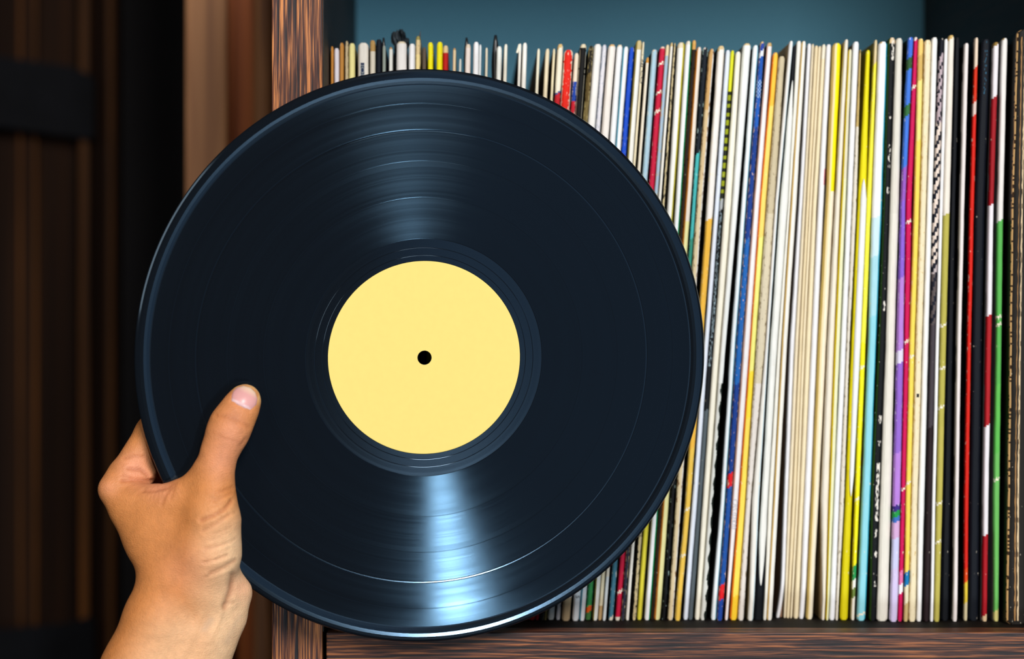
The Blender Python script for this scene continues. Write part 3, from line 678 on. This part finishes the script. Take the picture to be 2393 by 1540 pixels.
# ------------------------------------------------------------------ the record
AROT = 0.25
def vinyl(name, rough0, rough1, aniso, tint, spec, stint):
    nb = NB(name)
    tc = nb.n('ShaderNodeTexCoord'); sp = nb.n('ShaderNodeSeparateXYZ'); nb.l(tc.outputs['Object'], sp.inputs[0])
    cb = nb.n('ShaderNodeCombineXYZ'); nb.l(sp.outputs[0], cb.inputs[0]); nb.l(sp.outputs[1], cb.inputs[1])
    ln = nb.n('ShaderNodeVectorMath', operation='LENGTH'); nb.l(cb.outputs[0], ln.inputs[0])
    n1 = nb.n('ShaderNodeTexNoise', noise_dimensions='1D', i_Scale=420.0, i_Detail=4.0, i_Roughness=0.75)
    nb.l(ln.outputs['Value'], n1.inputs['W'])
    n2 = nb.n('ShaderNodeTexNoise', noise_dimensions='1D', i_Scale=95.0, i_Detail=1.0)
    nb.l(ln.outputs['Value'], n2.inputs['W'])
    ad = nb.n('ShaderNodeMath', operation='ADD'); nb.l(n1.outputs['Fac'], ad.inputs[0]); nb.l(n2.outputs['Fac'], ad.inputs[1])
    mr = nb.n('ShaderNodeMapRange', i_1=0.7, i_2=1.3, i_3=rough0, i_4=rough1); nb.l(ad.outputs[0], mr.inputs[0])
    nb.l(mr.outputs[0], nb.b.inputs['Roughness'])
    tg = nb.n('ShaderNodeTangent', direction_type='RADIAL', axis='Z'); nb.l(tg.outputs[0], nb.b.inputs['Tangent'])
    nb.setp(Base_Color=(*tint, 1), Anisotropic=aniso, Anisotropic_Rotation=AROT, Specular_IOR_Level=spec, IOR=1.5)
    nb.b.inputs['Specular Tint'].default_value = (*stint, 1)  # blue cast of the reflected light is put into the specular colour
    return nb.m
M_groove = vinyl('vinyl_grooves', 0.115, 0.165, 1.0, (0.0045, 0.006, 0.0085), 0.20, (0.40, 0.70, 1.0))
M_smooth = vinyl('vinyl_smooth', 0.09, 0.12, 0.0, (0.0045, 0.006, 0.0085), 0.5, (0.50, 0.74, 1.0))
rec = empty('vinyl_record'); rec.matrix_world = RM
tag(rec, 'black vinyl record with a plain yellow label held up in the hand', 'record')
RR = 0.1508
prof = [(3.7, .95), (4.0, 1.0), (50.7, 1.0), (51.0, .80), (53.6, .80), (53.75, .74), (53.9, .80), (57.6, .80), (57.75, .74), (57.9, .80), (62.4, .80), (62.7, .86)]
r = 63.5
gaps = {84.0: .6, 103.0: .6, 119.0: 1.5, 133.0: .6}
for gr, wdt in sorted(gaps.items()):
    prof += [(gr-.9*wdt*.5, .86), (gr-.35*wdt*.5, .86-.03*wdt), (gr+.35*wdt*.5, .86-.03*wdt), (gr+.9*wdt*.5, .86)]
prof += [(142.6, .86), (143.2, .90), (144.6, 1.22), (146.2, 1.42), (148.0, 1.46), (149.4, 1.38), (150.3, 1.05), (150.7, .55), (150.8, .25)]
full = prof+[(a, -b) for a, b in reversed(prof)]
NS = 300
V, Fc, MI = [], [], []
for a, b in full:
    for k in range(NS):
        t = 2*math.pi*k/NS
        V.append((a*.001*math.cos(t), a*.001*math.sin(t), b*.001))
np_ = len(full)
for q in range(np_):
    q2 = (q+1) % np_
    ra, rb = full[q][0], full[q2][0]
    mi = 0 if (62.5 < (ra+rb)/2 < 142.8) else 1
    for g_ in gaps:
        if abs((ra+rb)/2-g_) < .2 and gaps[g_] > 1: mi = 1
    for k in range(NS):
        Fc.append((q*NS+k, q2*NS+k, q2*NS+(k+1) % NS, q*NS+(k+1) % NS)); MI.append(mi)
disc = mesh_obj('disc', V, Fc, [M_groove, M_smooth], rec, True)
disc.data.polygons.foreach_set('material_index', MI)
bm = bmesh.new(); bm.from_mesh(disc.data); bmesh.ops.recalc_face_normals(bm, faces=bm.faces); bm.to_mesh(disc.data); bm.free()
disc.data.set_sharp_from_angle(angle=math.radians(2.2))
M_label = plain('yellow_label_paper', (240, 214, 122), 0.75, 0.012, 300, 0.15, 0.05)
V, Fc = [], []
lp = [(3.75, 1.0), (3.75, 1.10), (50.4, 1.10), (50.75, 1.02)]
for a, b in lp:
    for k in range(NS):
        t = 2*math.pi*k/NS; V.append((a*.001*math.cos(t), a*.001*math.sin(t), b*.001))
for q in range(4):
    q2 = (q+1) % 4
    for k in range(NS):
        Fc.append((q*NS+k, q2*NS+k, q2*NS+(k+1) % NS, q*NS+(k+1) % NS))
lab = mesh_obj('center_label', V, Fc, M_label, rec)
lab['label'] = 'plain yellow paper label'
bm = bmesh.new(); bm.from_mesh(lab.data); bmesh.ops.recalc_face_normals(bm, faces=bm.faces); bm.to_mesh(lab.data); bm.free()

# ------------------------------------------------------------------ the hand (one continuous surface grown from a distance field)
D0 = 1.186
def J(x, y, d): return np.array(P(x, y, D0+d*.001), dtype=np.float32)
HS = 0.0009
lo = np.array([-0.245, 1.148, HC-0.30], np.float32); hi = np.array([-0.098, 1.262, HC-0.015], np.float32)
nx, ny, nz = [int(round(v)) for v in (hi-lo)/HS]
ax = [lo[i]+HS*np.arange(nn_, dtype=np.float32) for i, nn_ in enumerate((nx, ny, nz))]
GX, GY, GZ = np.meshgrid(*ax, indexing='ij', sparse=True)
def cone(a, b, ra, rb, fy=1.0):
    ba = b-a; L2 = float((ba*ba).sum())
    px, py, pz = GX-a[0], GY-a[1], GZ-a[2]
    t = np.clip((px*ba[0]+py*ba[1]+pz*ba[2])/L2, 0, 1)
    dx_, dy_, dz_ = px-ba[0]*t, (py-ba[1]*t)/fy, pz-ba[2]*t
    return np.sqrt(dx_*dx_+dy_*dy_+dz_*dz_)-(ra+(rb-ra)*t)*.001
def smin(a, b, k):
    k *= .001
    h = np.clip(.5+.5*(b-a)/k, 0, 1)
    return b*(1-h)+a*h-k*h*(1-h)
def chain(pts, k, fy=1.0):
    f = None
    for (p, q) in zip(pts[:-1], pts[1:]):
        c = cone(J(*p[:3]), J(*q[:3]), p[3], q[3], fy)
        f = c if f is None else smin(f, c, k)
    return f
# forearm and wrist
body = chain([(407, 1355, -3, 16.5), (372, 1450, -3, 16.8), (330, 1560, -3, 18.5), (215, 1780, -3, 20), (120, 1990, -3, 22)], 10, 1.05)
body = smin(body, chain([(498, 1395, 4, 16.0), (462, 1480, 4, 17.0), (425, 1580, 4, 18.5), (310, 1800, 4, 20), (215, 1990, 4, 22)], 10, 1.05), 9)
body = smin(body, chain([(530, 1352, 3, 7.0), (546, 1385, 4, 8.6), (530, 1440, 4, 9.5), (490, 1520, 4, 12)], 5), 5)
# thenar and thumb metacarpal
body = smin(body, chain([(497, 1150, -11, 10.2), (496, 1215, -12, 13.0), (486, 1290, -9, 15.6), (468, 1360, -4, 17)], 8), 8)
# back of the hand towards the index knuckle
body = smin(body, chain([(268, 1144, 7, 7.6), (305, 1190, 6, 9.5), (352, 1255, 4, 13.0), (402, 1340, 0, 16.5)], 8), 8)
body = smin(body, chain([(330, 1172, 2, 9.0), (420, 1168, -6, 8.5), (470, 1180, -9, 10)], 6), 7)
body = smin(body, chain([(380, 1220, 0, 13), (440, 1270, -4, 14)], 6), 10)
# metacarpals of the other fingers, further back
for (x, y, d) in ((286, 1150, 24), (306, 1165, 40), (330, 1185, 54)):
    body = smin(body, chain([(x, y, d, 8.2), (400, 1290, 18+d*.35, 12), (440, 1370, 12, 14)], 8), 9)
# thumb
thumb = chain([(572.5, 934.5, -8.5, 8.25), (560, 957, -9.5, 9.1), (540, 992, -11.5, 10.4), (528, 1020, -12.5, 9.9), (512, 1058, -12.5, 8.9), (502, 1100, -12, 9.3), (497, 1150, -11, 10.4)], 4, 0.93)
body = smin(body, thumb, 6)
body = smin(body, chain([(478, 1105, -10, 6.2), (440, 1150, -7, 7.5)], 5), 5)
# fingers behind the record
idxf = chain([(266, 1144, 8, 7.4), (290, 1116, 12, 8.8), (356, 1010, 16, 8.6)], 4)
idxf = smin(idxf, chain([(356, 1010, 16, 8.6), (405, 952, 18, 7.9), (450, 940, 16, 7.4)], 4), 3)
idxf = smin(idxf, chain([(450, 940, 16, 7.4), (520, 940, 12, 6.8), (548, 944, 10.5, 6.2)], 4), 3)
body = smin(body, idxf, 4.5)
for (k, m, p, t) in (((286, 1150, 24), (372, 1030, 34), (450, 990, 26), (552, 992, 11)),
                     ((306, 1165, 40), (392, 1068, 48), (470, 1036, 34), (556, 1040, 12)),
                     ((330, 1185, 54), (408, 1110, 60), (472, 1088, 42), (536, 1088, 13))):
    fg = chain([(*k, 8.0), (*m, 8.0), (*p, 7.2), (*t, 6.2)], 4)
    body = smin(body, fg, 3.5)
# web of soft skin between index finger and palm, visible as a fold
body = smin(body, chain([(300, 1112, 9, 6.5), (340, 1108, 12, 6.0)], 4), 4)
# the record's slab presses a clean slot into the grip
nrm = np.array(DN, np.float32); c0 = np.array(RC, np.float32)
sd = np.abs((GX-c0[0])*nrm[0]+(GY-c0[1])*nrm[1]+(GZ-c0[2])*nrm[2])-0.0017
rad = np.sqrt((GX-c0[0])**2+(GY-c0[1])**2+(GZ-c0[2])**2)-(RR+0.0004)
body = np.maximum(body, -np.maximum(sd, rad))
def surface_nets(f):
    ins = f < 0
    s_ = [ins[a:f.shape[0]-1+a, b:f.shape[1]-1+b, c:f.shape[2]-1+c] for a in (0, 1) for b in (0, 1) for c in (0, 1)]
    tot = sum(x.astype(np.int8) for x in s_)
    act = (tot > 0) & (tot < 8)
    I = np.argwhere(act)
    cid = -np.ones(act.shape, np.int32); cid[act] = np.arange(len(I))
    off = [(a, b, c) for a in (0, 1) for b in (0, 1) for c in (0, 1)]
    vals = np.stack([f[I[:, 0]+a, I[:, 1]+b, I[:, 2]+c] for a, b, c in off], 1)
    acc = np.zeros((len(I), 3), np.float32); cnt_ = np.zeros(len(I), np.float32)
    for p in range(8):
        for q in range(p+1, 8):
            A, B = np.array(off[p]), np.array(off[q])
            if np.abs(A-B).sum() != 1: continue
            va, vb = vals[:, p], vals[:, q]; m = (va < 0) != (vb < 0)
            t = np.where(m, va/np.where(m, va-vb, 1), 0)
            acc += np.where(m[:, None], A+(B-A)*t[:, None], 0); cnt_ += m
    verts = lo+HS*(I+acc/cnt_[:, None])
    faces = []
    for axis in range(3):
        sl0 = [slice(None)]*3; sl1 = [slice(None)]*3; sl0[axis] = slice(0, -1); sl1[axis] = slice(1, None)
        A, B = ins[tuple(sl0)], ins[tuple(sl1)]
        E = np.argwhere(A != B); fl = A[E[:, 0], E[:, 1], E[:, 2]]
        o1, o2 = [(1, 2), (2, 0), (0, 1)][axis]
        ok = (E[:, o1] > 0) & (E[:, o2] > 0) & (E[:, o1] < cid.shape[o1]) & (E[:, o2] < cid.shape[o2])
        E, fl = E[ok], fl[ok]
        def cell(d1, d2):
            q = E.copy(); q[:, o1] -= d1; q[:, o2] -= d2; return cid[q[:, 0], q[:, 1], q[:, 2]]
        Q = np.stack([cell(1, 1), cell(0, 1), cell(0, 0), cell(1, 0)], 1)
        Q = np.where(fl[:, None], Q, Q[:, ::-1])
        faces.append(Q[(Q >= 0).all(1)])
    return verts.astype(np.float64), np.concatenate(faces)
HV, HF = surface_nets(body)
ed = np.concatenate([HF[:, [0, 1]], HF[:, [1, 2]], HF[:, [2, 3]], HF[:, [3, 0]]]); ed = np.concatenate([ed, ed[:, ::-1]])
deg = np.bincount(ed[:, 0], minlength=len(HV)).astype(float)[:, None]
def nb_mean(a):
    return np.stack([np.bincount(ed[:, 0], weights=a[ed[:, 1], k], minlength=len(HV)) for k in range(a.shape[1])], 1)/deg
for _ in range(5):
    HV = HV+0.55*(nb_mean(HV)-HV)
def vnormals():
    e1 = HV[HF[:, 2]]-HV[HF[:, 0]]; e2 = HV[HF[:, 3]]-HV[HF[:, 1]]; fnm = np.cross(e1, e2)
    nn_ = np.zeros_like(HV)
    for k in range(4):
        for c in range(3): nn_[:, c] += np.bincount(HF[:, k], weights=fnm[:, c], minlength=len(HV))
    return nn_/(np.linalg.norm(nn_, axis=1)[:, None]+1e-12)
HN = vnormals()
PX = CX+HV[:, 0]*F/HV[:, 1]; PY = CY-(HV[:, 2]-HC)*F/HV[:, 1]
front = np.clip(-HN[:, 1]*1.6+.2, 0, 1)*(HV[:, 1] < D0+0.030)
def poly_dist(pts):
    best = np.full(len(HV), 1e9)
    for (xa, ya), (xb, yb) in zip(pts[:-1], pts[1:]):
        bx_, by_ = xb-xa, yb-ya; t = np.clip(((PX-xa)*bx_+(PY-ya)*by_)/(bx_*bx_+by_*by_), 0, 1)
        best = np.minimum(best, np.hypot(PX-xa-bx_*t, PY-ya-by_*t))
    return best
fold = np.zeros(len(HV)); disp = np.zeros(len(HV))
CREASES = [([(470, 1216), (500, 1204), (525, 1190), (541, 1170)], 4.5, .75), ([(474, 1240), (505, 1224), (535, 1203)], 4, .45),
           ([(480, 1283), (510, 1276), (530, 1268)], 4, .35), ([(476, 1314), (505, 1307), (530, 1298)], 4, .45), ([(492, 1340), (520, 1328), (550, 1310)], 4.5, .55),
           ([(505, 1152), (525, 1146), (543, 1138)], 4, .4), ([(500, 1172), (525, 1160), (541, 1150)], 3.5, .4),
           ([(285, 1124), (320, 1121), (370, 1123)], 4, .9), ([(300, 1095), (330, 1098), (345, 1112)], 4, .8), ([(290, 1070), (315, 1066), (335, 1068)], 3.5, .4), ([(285, 1112), (310, 1118)], 3.5, .5),
           ([(405, 1130), (392, 1140), (360, 1147), (335, 1148)], 4, .5), ([(402, 1140), (385, 1160), (378, 1180)], 4, .4), ([(412, 1128), (404, 1150), (398, 1165)], 3.5, .35),
           ([(505, 970), (530, 974), (560, 985), (580, 998)], 5, .35), ([(498, 1012), (525, 1024), (556, 1034)], 4, .15), ([(560, 1042), (575, 1025)], 4, .3),
           ([(545, 1345), (540, 1380), (525, 1420)], 7, .9), ([(525, 1415), (545, 1408)], 4, .3)]
cr = random.Random(11)
for q in range(16):                                # fine wrinkles of the thumb's base and the wrist
    y_ = 1150+q*12.5+cr.uniform(-4, 4); x_ = 478+cr.uniform(-14, 26); ln_ = cr.uniform(26, 60)
    CREASES.append(([(x_, y_+ln_*.26), (x_+ln_*.5, y_+ln_*.1), (min(x_+ln_, 549), y_-ln_*.14)], 2.6, cr.uniform(.12, .28)))
for q in range(12):                                # stretched skin fans out from the web
    t_ = q/11; x_ = 412-70*t_
    CREASES.append(([(x_, 1136+cr.uniform(-2, 6)), (x_+12-34*t_, 1152+cr.uniform(0, 14))], 2.4, cr.uniform(.1, .22)))
for q in range(6):
    CREASES.append(([(505+q*9, 974+q*4+cr.uniform(-6, 4)), (520+q*9, 980+q*5+cr.uniform(-6, 4))], 2.4, .12))
for pts, wd_, am in CREASES:
    e = np.exp(-(poly_dist(pts)/wd_)**2)*front
    disp -= am*.001*e; fold = np.maximum(fold, e*min(1, am*1.3))
    e2 = np.exp(-((poly_dist(pts)-wd_*2.2)/(wd_*1.3))**2)*front; disp += am*.00025*e2
BUMPS = [([(528, 1000), (545, 1006)], 22, .6), ([(470, 1440), (425, 1540)], 10, .45), ([(520, 1425), (490, 1500)], 7, .35), ([(250, 1142), (262, 1150)], 18, .4)]
for pts, wd_, am in BUMPS:
    disp += am*.001*np.exp(-(poly_dist(pts)/wd_)**2)*front
# nail bed
NA = np.array([.47, -.883]); NC = (571, 932)
la = (PX-NC[0])*NA[0]+(PY-NC[1])*NA[1]; lb = (PX-NC[0])*-NA[1]+(PY-NC[1])*NA[0]
nail_in = np.clip((1-np.maximum(np.abs(la-4)/31, np.abs(lb)/30))*6, 0, 1)*front
disp -= .0004*nail_in
HV = HV+HN*disp[:, None]
HN = vnormals()
# skin colour: tanned back, paler inner wrist, pinkish folds and knuckles
def blob(x, y, r): return np.exp(-(((PX-x)**2+(PY-y)**2)/r**2))
tan_, pale, pink, red = (np.array(lin(c)) for c in ((210, 134, 74), (246, 198, 152), (234, 156, 122), (160, 82, 46)))
wp = np.clip((PX-(430+(PY-1300)*-.12))/110, 0, 1)*np.clip((PY-1150)/120, 0, 1)
wp = np.maximum(wp, .62*np.clip((PY-1380)/90, 0, 1)*np.clip((PX-(330-(PY-1400)*.55))/120, 0, 1))  # forearm's darker left edge: falloff of the light put into the colour
C = tan_*(1-wp)[:, None]+pale*wp[:, None]
for x, y, r_, a in ((318, 1095, 42, .75), (372, 1135, 34, .55), (540, 1015, 42, .45), (515, 1080, 40, .35), (250, 1140, 26, .35), (540, 1060, 60, .3), (560, 950, 40, .3), (440, 1330, 60, .3), (565, 1375, 30, .4)):
    w_ = (blob(x, y, r_)*a)[:, None]; C = C*(1-w_)+pink*w_
w_ = (np.clip(fold, 0, 1)*.5)[:, None]; C = C*(1-w_)+red*w_
w_ = (blob(545, 972, 22)*.35)[:, None]; C = C*(1-w_)+np.array(lin((176, 104, 62)))*w_
w_ = (np.exp(-(poly_dist([(478, 1470), (492, 1450)])/9)**2)*.35+np.exp(-(poly_dist([(560, 1440), (530, 1500)])/8)**2)*.25)[:, None]*front[:, None]; C = C*(1-w_)+np.array(lin((170, 150, 130)))*w_
w_ = (np.exp(-(np.hypot(PX-574, PY-932)/44)**8)*np.clip((la+2)/22, 0, 1)*(1-nail_in)*.55)[:, None]; C = C*(1-w_)+np.array(lin((246, 214, 150)))*w_  # yellowish rim of light painted round the thumb tip
nb = NB('skin')
at = nb.n('ShaderNodeAttribute', attribute_name='Col'); tc = nb.n('ShaderNodeTexCoord')
n1 = nb.n('ShaderNodeTexNoise', i_Scale=260.0, i_Detail=4.0, i_Roughness=0.6); nb.l(tc.outputs['Object'], n1.inputs['Vector'])
mr = nb.n('ShaderNodeMapRange', i_1=0.3, i_2=0.7, i_3=0.90, i_4=1.07); nb.l(n1.outputs['Fac'], mr.inputs[0])
mx = nb.n('ShaderNodeMix', data_type='RGBA', blend_type='MULTIPLY'); mx.inputs[0].default_value = 1
nb.l(at.outputs['Color'], mx.inputs[6]); nb.l(mr.outputs[0], mx.inputs[7]); nb.l(mx.outputs[2], nb.b.inputs['Base Color'])
vo = nb.n('ShaderNodeTexVoronoi', i_Scale=1500.0); nb.l(tc.outputs['Object'], vo.inputs['Vector'])
mp = nb.n('ShaderNodeMapping'); mp.inputs['Rotation'].default_value = (0, .5, 0); mp.inputs['Scale'].default_value = (500, 500, 1600); nb.l(tc.outputs['Object'], mp.inputs['Vector'])
n3 = nb.n('ShaderNodeTexNoise', i_Scale=1.0, i_Detail=3.0); nb.l(mp.outputs[0], n3.inputs['Vector'])
ad = nb.n('ShaderNodeMath', operation='ADD'); nb.l(vo.outputs['Distance'], ad.inputs[0]); nb.l(n3.outputs['Fac'], ad.inputs[1])
bp = nb.n('ShaderNodeBump', i_Strength=0.42, i_Distance=0.0004); nb.l(ad.outputs[0], bp.inputs['Height']); nb.l(bp.outputs[0], nb.b.inputs['Normal'])
nb.setp(Roughness=0.52, Specular_IOR_Level=0.35, Subsurface_Weight=0.10, Subsurface_Scale=0.003)
nb.b.inputs['Subsurface Radius'].default_value = (1.0, 0.35, 0.2)
M_skin = nb.m
HB = Vector(P(400, 1400, D0))
hand = tag(empty('hand', HB), 'left hand reaching up from below, thumb in front of the black record', 'hand')
me = bpy.data.meshes.new('skin')
loc = HV-np.array(HB)
me.vertices.add(len(loc)); me.vertices.foreach_set('co', loc.astype(np.float32).ravel())
me.loops.add(HF.size); me.loops.foreach_set('vertex_index', HF.astype(np.int32).ravel())
me.polygons.add(len(HF)); me.polygons.foreach_set('loop_start', np.arange(0, HF.size, 4, dtype=np.int32))
me.update(calc_edges=True); me.validate()
a = me.color_attributes.new('Col', 'FLOAT_COLOR', 'POINT')
a.data.foreach_set('color', np.concatenate([np.clip(C, 0, 1), np.ones((len(C), 1))], 1).astype(np.float32).ravel())
me.polygons.foreach_set('use_smooth', [True]*len(me.polygons)); me.materials.append(M_skin)
o = bpy.data.objects.new('skin', me); COL.objects.link(o); o.parent = hand
# thumb nail: a curved plate laid on the nail bed
outl = [(540, 938), (540.5, 926), (545, 914), (554, 905.5), (569, 901.5), (586, 906), (597, 917), (602, 932), (599, 946), (592, 957), (585.5, 962)]
cen = np.mean(np.array(outl), 0)
fr_ = (HV[:, 1] < D0) & (HN[:, 1] < -.1) & (PX > 520) & (PX < 620) & (PY > 885) & (PY < 985)
FX, FY, FD = PX[fr_], PY[fr_], HV[fr_, 1]
# smooth quadratic of the thumb's front face, so the plate is a clean curve
A_ = lambda x, y: np.stack([np.ones_like(x), x, y, x*x, x*y, y*y], 1)
sel = np.hypot(FX-cen[0], FY-cen[1]) < 30
co_ = np.linalg.lstsq(A_((FX[sel]-570)/50, (FY[sel]-932)/50), FD[sel], rcond=None)[0]
nd = lambda x, y: float((A_(np.array([(x-570)/50.]), np.array([(y-932)/50.])) @ co_)[0])
V, Fc, cols = [], [], []
rings = 7
bx0 = np.array(outl)
dense = []
for k in range(len(outl)):
    a0, a1 = bx0[k], bx0[(k+1) % len(outl)]
    for t in (0, .34, .67): dense.append(a0+(a1-a0)*t)
dense = np.array(dense); nd_n = len(dense)
def ncol(x, y):
    la_ = (x-NC[0])*NA[0]+(y-NC[1])*NA[1]
    c = np.array(lin((226, 164, 160)))
    if la_ < -11-((x-562)**2+(y-947)**2)/400: c = np.array(lin((232, 190, 190)))
    if la_ > 12: c = c*(1-min(1, (la_-12)/14))+np.array(lin((240, 206, 176)))*min(1, (la_-12)/14)
    return (*c, 1.0)
for layer in (0, 1):
    for q in range(rings+1):
        f = 1-q/rings
        for p in dense:
            x, y = cen+(p-cen)*f*(1 if f > 0 else 0)
            th = 0.00055 if layer == 0 else -0.0004
            drop = 0.00035*max(0, f-.8)/.2 if layer == 0 else 0
            V.append(P(x, y, nd(x, y)-th+drop)-HB); cols.append(ncol(x, y))
m = (rings+1)*nd_n
for layer in (0, 1):
    for q in range(rings):
        for k in range(nd_n):
            q4 = (layer*m+q*nd_n+k, layer*m+q*nd_n+(k+1) % nd_n, layer*m+(q+1)*nd_n+(k+1) % nd_n, layer*m+(q+1)*nd_n+k)
            Fc.append(q4 if layer else q4[::-1])
for k in range(nd_n):
    Fc.append((k, (k+1) % nd_n, m+(k+1) % nd_n, m+k))
M_nail = printed('nail_keratin', 0.34, 0.5, 0.03, 400, 0.02)
nail = mesh_obj('thumb_nail', V, Fc, M_nail, hand, True, cols)
nail['label'] = 'pink thumb nail with a pale half moon'
bm = bmesh.new(); bm.from_mesh(nail.data); bmesh.ops.recalc_face_normals(bm, faces=bm.faces); bm.to_mesh(nail.data); bm.free()
